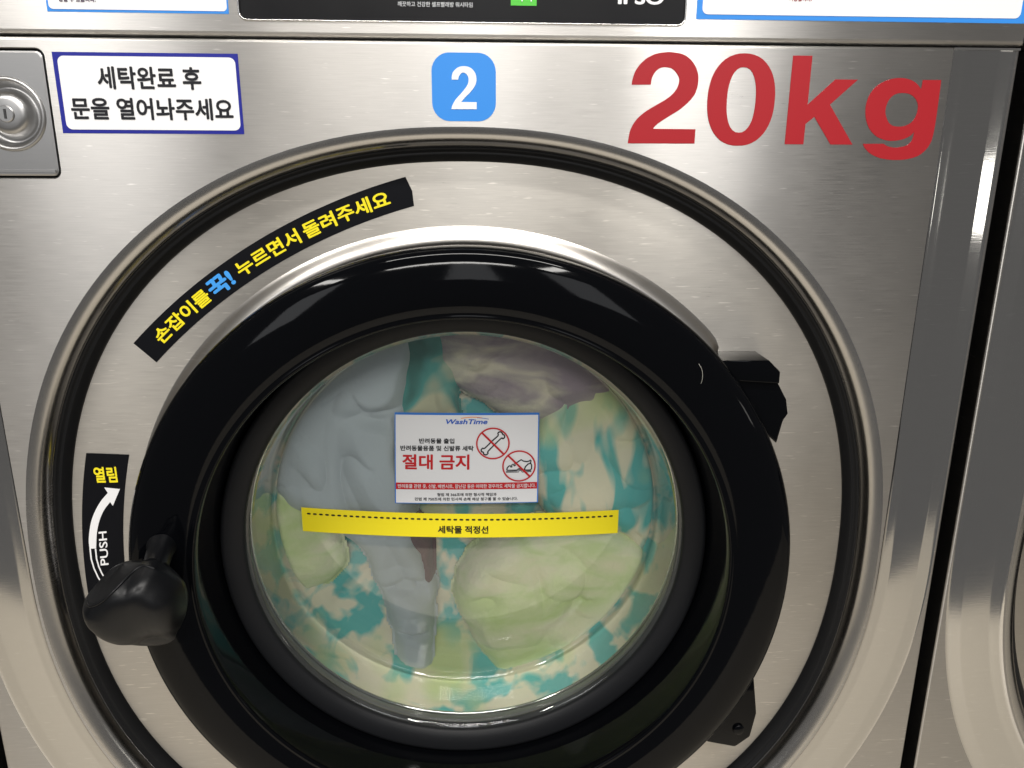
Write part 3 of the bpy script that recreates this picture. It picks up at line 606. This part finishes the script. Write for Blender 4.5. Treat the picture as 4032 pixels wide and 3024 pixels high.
def fill_line():
    t = thing('fill_line_sticker', 'long yellow sticker strip with dashed black line across the door glass', 'sticker', None, (-0.005, 0.092, -0.05)); inv = Matrix.Translation(-t.location)
    X0, X1 = -0.1553, 0.1450
    def pos(u, w):                                        # w: 0 top .. 1 bottom
        x = X0 + (X1 - X0) * u; z = -0.0238 - 0.0078 * u - 0.0015 * math.sin(PI * u) - 0.0244 * w
        return x, z
    def gl(u, w, d): x, z = pos(u, w); return (x, bowl_y(math.hypot(x, z - AX)) - d, z)
    e = 0.00035
    grid_patch(lambda u, v: gl(u, v, e), 48, 4, 'yellow', 'strip', t, inv)
    nd = 51
    for i in range(nd):
        u = 0.0135 + (0.985 - 0.0135) * (i + 0.5) / nd; hu, hw = 0.0060, 0.037
        o = obj('dash', [gl(u + hu * math.copysign(abs(math.cos(q)) ** 0.5, math.cos(q)), 0.24 + hw * math.sin(q), 2 * e) for q in np.linspace(0, 2 * PI, 10, endpoint=False)], [tuple(range(10))], 'black_ink', t); o.matrix_parent_inverse = inv
    o = put_text('lettering', '세탁물 적정선', 0.425, 0.5835, 0, 1, 0, 'black_ink', t, 0.03, lambda x, z: gl(x, 0.83 - 0.33 * z, 2 * e)); o.matrix_parent_inverse = inv
fill_line()

# ------------------------------------------------------------------ laundry
def gap_y(r): return 0.038 - 0.028 * np.clip(r / 0.182, 0, 1) ** 2
def fabric(name, label, poly, m, L, edge, seed, wr=0.004, f0=28, dirs=(), folds=(), crease=1.0, ext=0.010, step=0.0018):
    """a garment pressed towards the glass: L = 0 lies on the blanket, 1 touches the glass"""
    P = smooth_closed(mm(poly), (), 4); A = np.array(P)
    xs = np.arange(A[:, 0].min() - ext, A[:, 0].max() + ext, step); zs = np.arange(A[:, 1].min() - ext, A[:, 1].max() + ext, step)
    X, Z = np.meshgrid(xs, zs, indexing='ij'); Dp = sdf(X, Z, P) + 0.0065 * wob(X, Z, seed + 9, 60, 3)
    r = np.hypot(X, Z - AX); by = bowl_y(np.minimum(r, 0.18)); gp = gap_y(r)
    rid = lambda f, sd: (1 - np.abs(wob(X + 0.012 * wob(X, Z, sd + 1, 30, 2), Z + 0.012 * wob(X, Z, sd + 2, 30, 2), sd, f, 2))) ** 3
    t = np.clip((Dp + 0.004) / edge, 0, 1); bump = np.sqrt(np.clip(1 - (1 - t) ** 2, 0, 1))
    w = wr * wob(X, Z, seed, f0) + crease * (0.016 * (rid(26, seed + 20) - 0.4) + 0.0075 * (rid(64, seed + 30) - 0.4))
    for (ax, az, fr, amp, ph) in dirs: w = w + amp * np.sin((X * ax + Z * az) * fr + ph + 1.6 * wob(X, Z, seed + 3, 18, 2))
    for (ax, az, fr, amp, ph) in folds:
        q = np.abs(np.sin((X * ax + Z * az) * fr + ph + 1.8 * wob(X, Z, seed + 7, 22, 2))); w = w + amp * (np.exp(-(q / 0.28) ** 2)) * np.clip(0.5 + 1.2 * wob(X, Z, seed + 8, 26, 1), 0, 1)
    Y = by + gp * (1.35 - (0.35 + L) * bump) + w * t
    Y = np.where(t > 0.55, np.minimum(Y, by + gp - 0.002 - 0.006 * L), Y)
    Y = np.maximum(Y, by + 0.003 + 0.0016 * (1 + wob(X, Z, seed + 5, f0)))
    Y = Y + np.clip(r - 0.179, 0, 1) * 4.0
    keep = (Dp > -ext * 0.8) & (r < 0.1835)
    idx = -np.ones(X.shape, int); idx[keep] = np.arange(keep.sum())
    v = np.c_[X[keep], Y[keep], Z[keep]]
    a, b, c, d = idx[:-1, :-1], idx[1:, :-1], idx[1:, 1:], idx[:-1, 1:]
    ok = (a >= 0) & (b >= 0) & (c >= 0) & (d >= 0)
    o = obj(name, v, np.c_[a[ok], b[ok], c[ok], d[ok]], m, None, smooth=True)
    sm = o.modifiers.new('thick', 'SOLIDIFY'); sm.thickness = 0.0015; sm.offset = 1.0
    o['label'] = label; o['category'] = 'laundry'; o['group'] = 'laundry in the drum'
    return o
def blanket(label):
    rs = np.r_[np.linspace(0.002, 0.186, 56), np.linspace(0.1875, 0.250, 26)]; th = np.linspace(0, 2 * PI, 240, endpoint=False)
    Rr, T = np.meshgrid(rs, th, indexing='ij'); X = Rr * np.cos(T); Z = AX + Rr * np.sin(T)
    inner = bowl_y(np.minimum(Rr, 0.18)) + gap_y(Rr) + 0.016 * np.clip(1 - (Rr / 0.182) ** 4, 0, 1) + (0.006 * wob(X, Z, 11, 40) + 0.008 * ((1 - np.abs(wob(X + 0.012 * wob(X, Z, 12, 30, 2), Z, 13, 34, 2))) ** 3 - 0.4)) * np.clip((0.186 - Rr) / 0.03, 0.15, 1)
    u = np.clip((Rr - 0.1865) / 0.016, 0, 1)
    Y = inner * (1 - u) + (0.070 + 0.006 * wob(X, Z, 15, 46)) * u + np.clip(Rr - 0.205, 0, 1) * 1.2
    v = np.c_[X.ravel(), Y.ravel(), Z.ravel()]; n = len(th); f = []
    for i in range(len(rs) - 1):
        for j in range(n): f.append((i * n + j, i * n + (j + 1) % n, (i + 1) * n + (j + 1) % n, (i + 1) * n + j))
    f.append(tuple(range(n))[::-1])
    o = obj('blanket', v, f, 'floral', None, smooth=True); o['label'] = label; o['category'] = 'laundry'; o['group'] = 'laundry in the drum'
blanket('cream blanket with teal flower print filling the drum behind everything')
fabric('sheet', 'cream cloth with slanting teal streaks pressed against the glass beside the warning sticker', [(70, 60), (130, 110), (185, 95), (215, 20), (220, -60), (200, -120), (176, -110), (172, -80), (140, -60), (85, -45), (60, 0)], 'diag', 0.45, 0.02, 21, 0.004, 26, dirs=((0.75, 0.66, 75, 0.003, 0.4),))
fabric('garment', 'grey blue shirt with its sleeve hanging down past the yellow strip', [(-53, 146), (-99, 132), (-138, 104), (-165, 73), (-182, 34), (-186, 8), (-168, -22), (-132, -53), (-109, -75), (-92, -95), (-78, -134), (-72, -166), (-68, -204), (-54, -212), (-42, -204), (-38, -167), (-38.5, -129), (-43, -100), (-50, -73), (-55, -46), (-60, 7), (-61, 45), (-56, 95)], 'greyc', 0.85, 0.026, 31, 0.0022, 22, dirs=((0.8, 0.5, 60, 0.002, 1.0),), folds=((0.25, 1.0, 50, 0.020, 0.6), (0.9, 0.35, 34, 0.014, 0.2)))
fabric('fleece', 'mauve brown fuzzy fleece at the top of the drum above the warning sticker', [(-24, 165), (-18, 110), (3, 80), (30, 63), (75, 57), (112, 67), (140, 85), (150, 110), (120, 150), (60, 175)], 'mauve', 0.55, 0.040, 41, 0.0025, 40)
fabric('scarf', 'dark teal cloth hanging between the grey shirt and the mauve fleece', [(-58, 165), (-26, 165), (-14, 112), (-10, 70), (-18, 42), (-62, 42)], 'tealc', 0.45, 0.02, 51, 0.002, 30, dirs=((1, 0.1, 150, 0.002, 0),))
fabric('towel', 'pale green towel bulging against the glass below the yellow strip', [(-12, -116), (8, -86), (39, -66), (89, -57), (140, -64), (173, -90), (177, -118), (156, -152), (120, -194), (80, -224), (34, -213), (7, -175), (-8, -145)], 'greenc', 0.85, 0.030, 61, 0.0028, 24, dirs=((0.7, -0.7, 70, 0.0020, 0.3),), folds=((0.8, 0.6, 42, 0.015, 0.4), (-0.4, 0.9, 48, 0.012, 1.4)))
fabric('pillowcase', 'olive green cloth tucked under the grey shirt at the glass edge', [(-195, -10), (-158, -34), (-130, -62), (-124, -98), (-150, -112), (-185, -104), (-205, -70)], 'greenc', 0.55, 0.024, 71, 0.003, 30)
fabric('bath_towel', 'pale green cloth strip along the drum edge under the green towel', [(50, -262), (116, -205), (170, -150), (205, -92), (225, -120), (205, -180), (150, -240), (90, -280)], 'greenc', 0.5, 0.022, 81, 0.002, 26)
fabric('ribbon', 'dark maroon cloth edge showing beside the hanging sleeve', [(-58, -40), (-45, -62), (-37, -88), (-35, -112), (-41, -117), (-50, -98)], 'maroon', 0.45, 0.012, 91, 0.001, 30)

# ------------------------------------------------------------------ stray lint on the door rim
def thread(name, label, P, r, m):
    P = [Vector(p) for p in P]; loops = []
    for i, p in enumerate(P):
        d = (P[min(i + 1, len(P) - 1)] - P[max(i - 1, 0)]).normalized(); e1 = d.cross(Vector((0, 1, 0.1))).normalized(); e2 = d.cross(e1)
        loops.append([tuple(p + (e1 * math.cos(q) + e2 * math.sin(q)) * r * (1 - 0.5 * i / len(P))) for q in np.linspace(0, 2 * PI, 6, endpoint=False)])
    o = G().loft(loops, capa=True, capb=True).obj(name, m, None, smooth=True); o['label'] = label; o['category'] = 'lint'
thread('lint', 'tiny white scrap of lint on the lower door rim', [(0.0225, -0.0312, -0.2795), (0.0232, -0.0316, -0.2768), (0.0248, -0.0318, -0.2745), (0.0252, -0.0316, -0.2728)], 0.0009, 'dust')
thread('lint', 'thin curved pale hair on the door rim above the upper hinge', [(0.1705 + 0.0085 * math.sin(a), -0.0302, 0.1350 + 0.012 * math.cos(a)) for a in np.linspace(0.6, 2.4, 9)], 0.00012, 'dust')

# ------------------------------------------------------------------ neighbouring machines
def copy_tree(o, parent, dx):
    c = o.copy(); COL.objects.link(c)
    if parent: c.parent = parent
    else: c.location = Vector(o.location) + Vector((dx, 0, 0))
    for ch in list(o.children): copy_tree(ch, c, 0)
    return c
PITCHX = 0.8250
nb = copy_tree(wm, None, PITCHX); nb['label'] = 'stainless steel washer standing beside the red 20kg lettering, its door mostly out of view'
lb = copy_tree(wm, None, -PITCHX); lb['label'] = 'stainless steel washer beyond the lock plate, showing only a sliver of its edge'
s2 = copy_tree(sl, None, PITCHX); s2['label'] = 'black curved label on the neighbouring washer, only its edge in view'
for a in (wm, nb, lb): a['group'] = 'washers standing in a row'
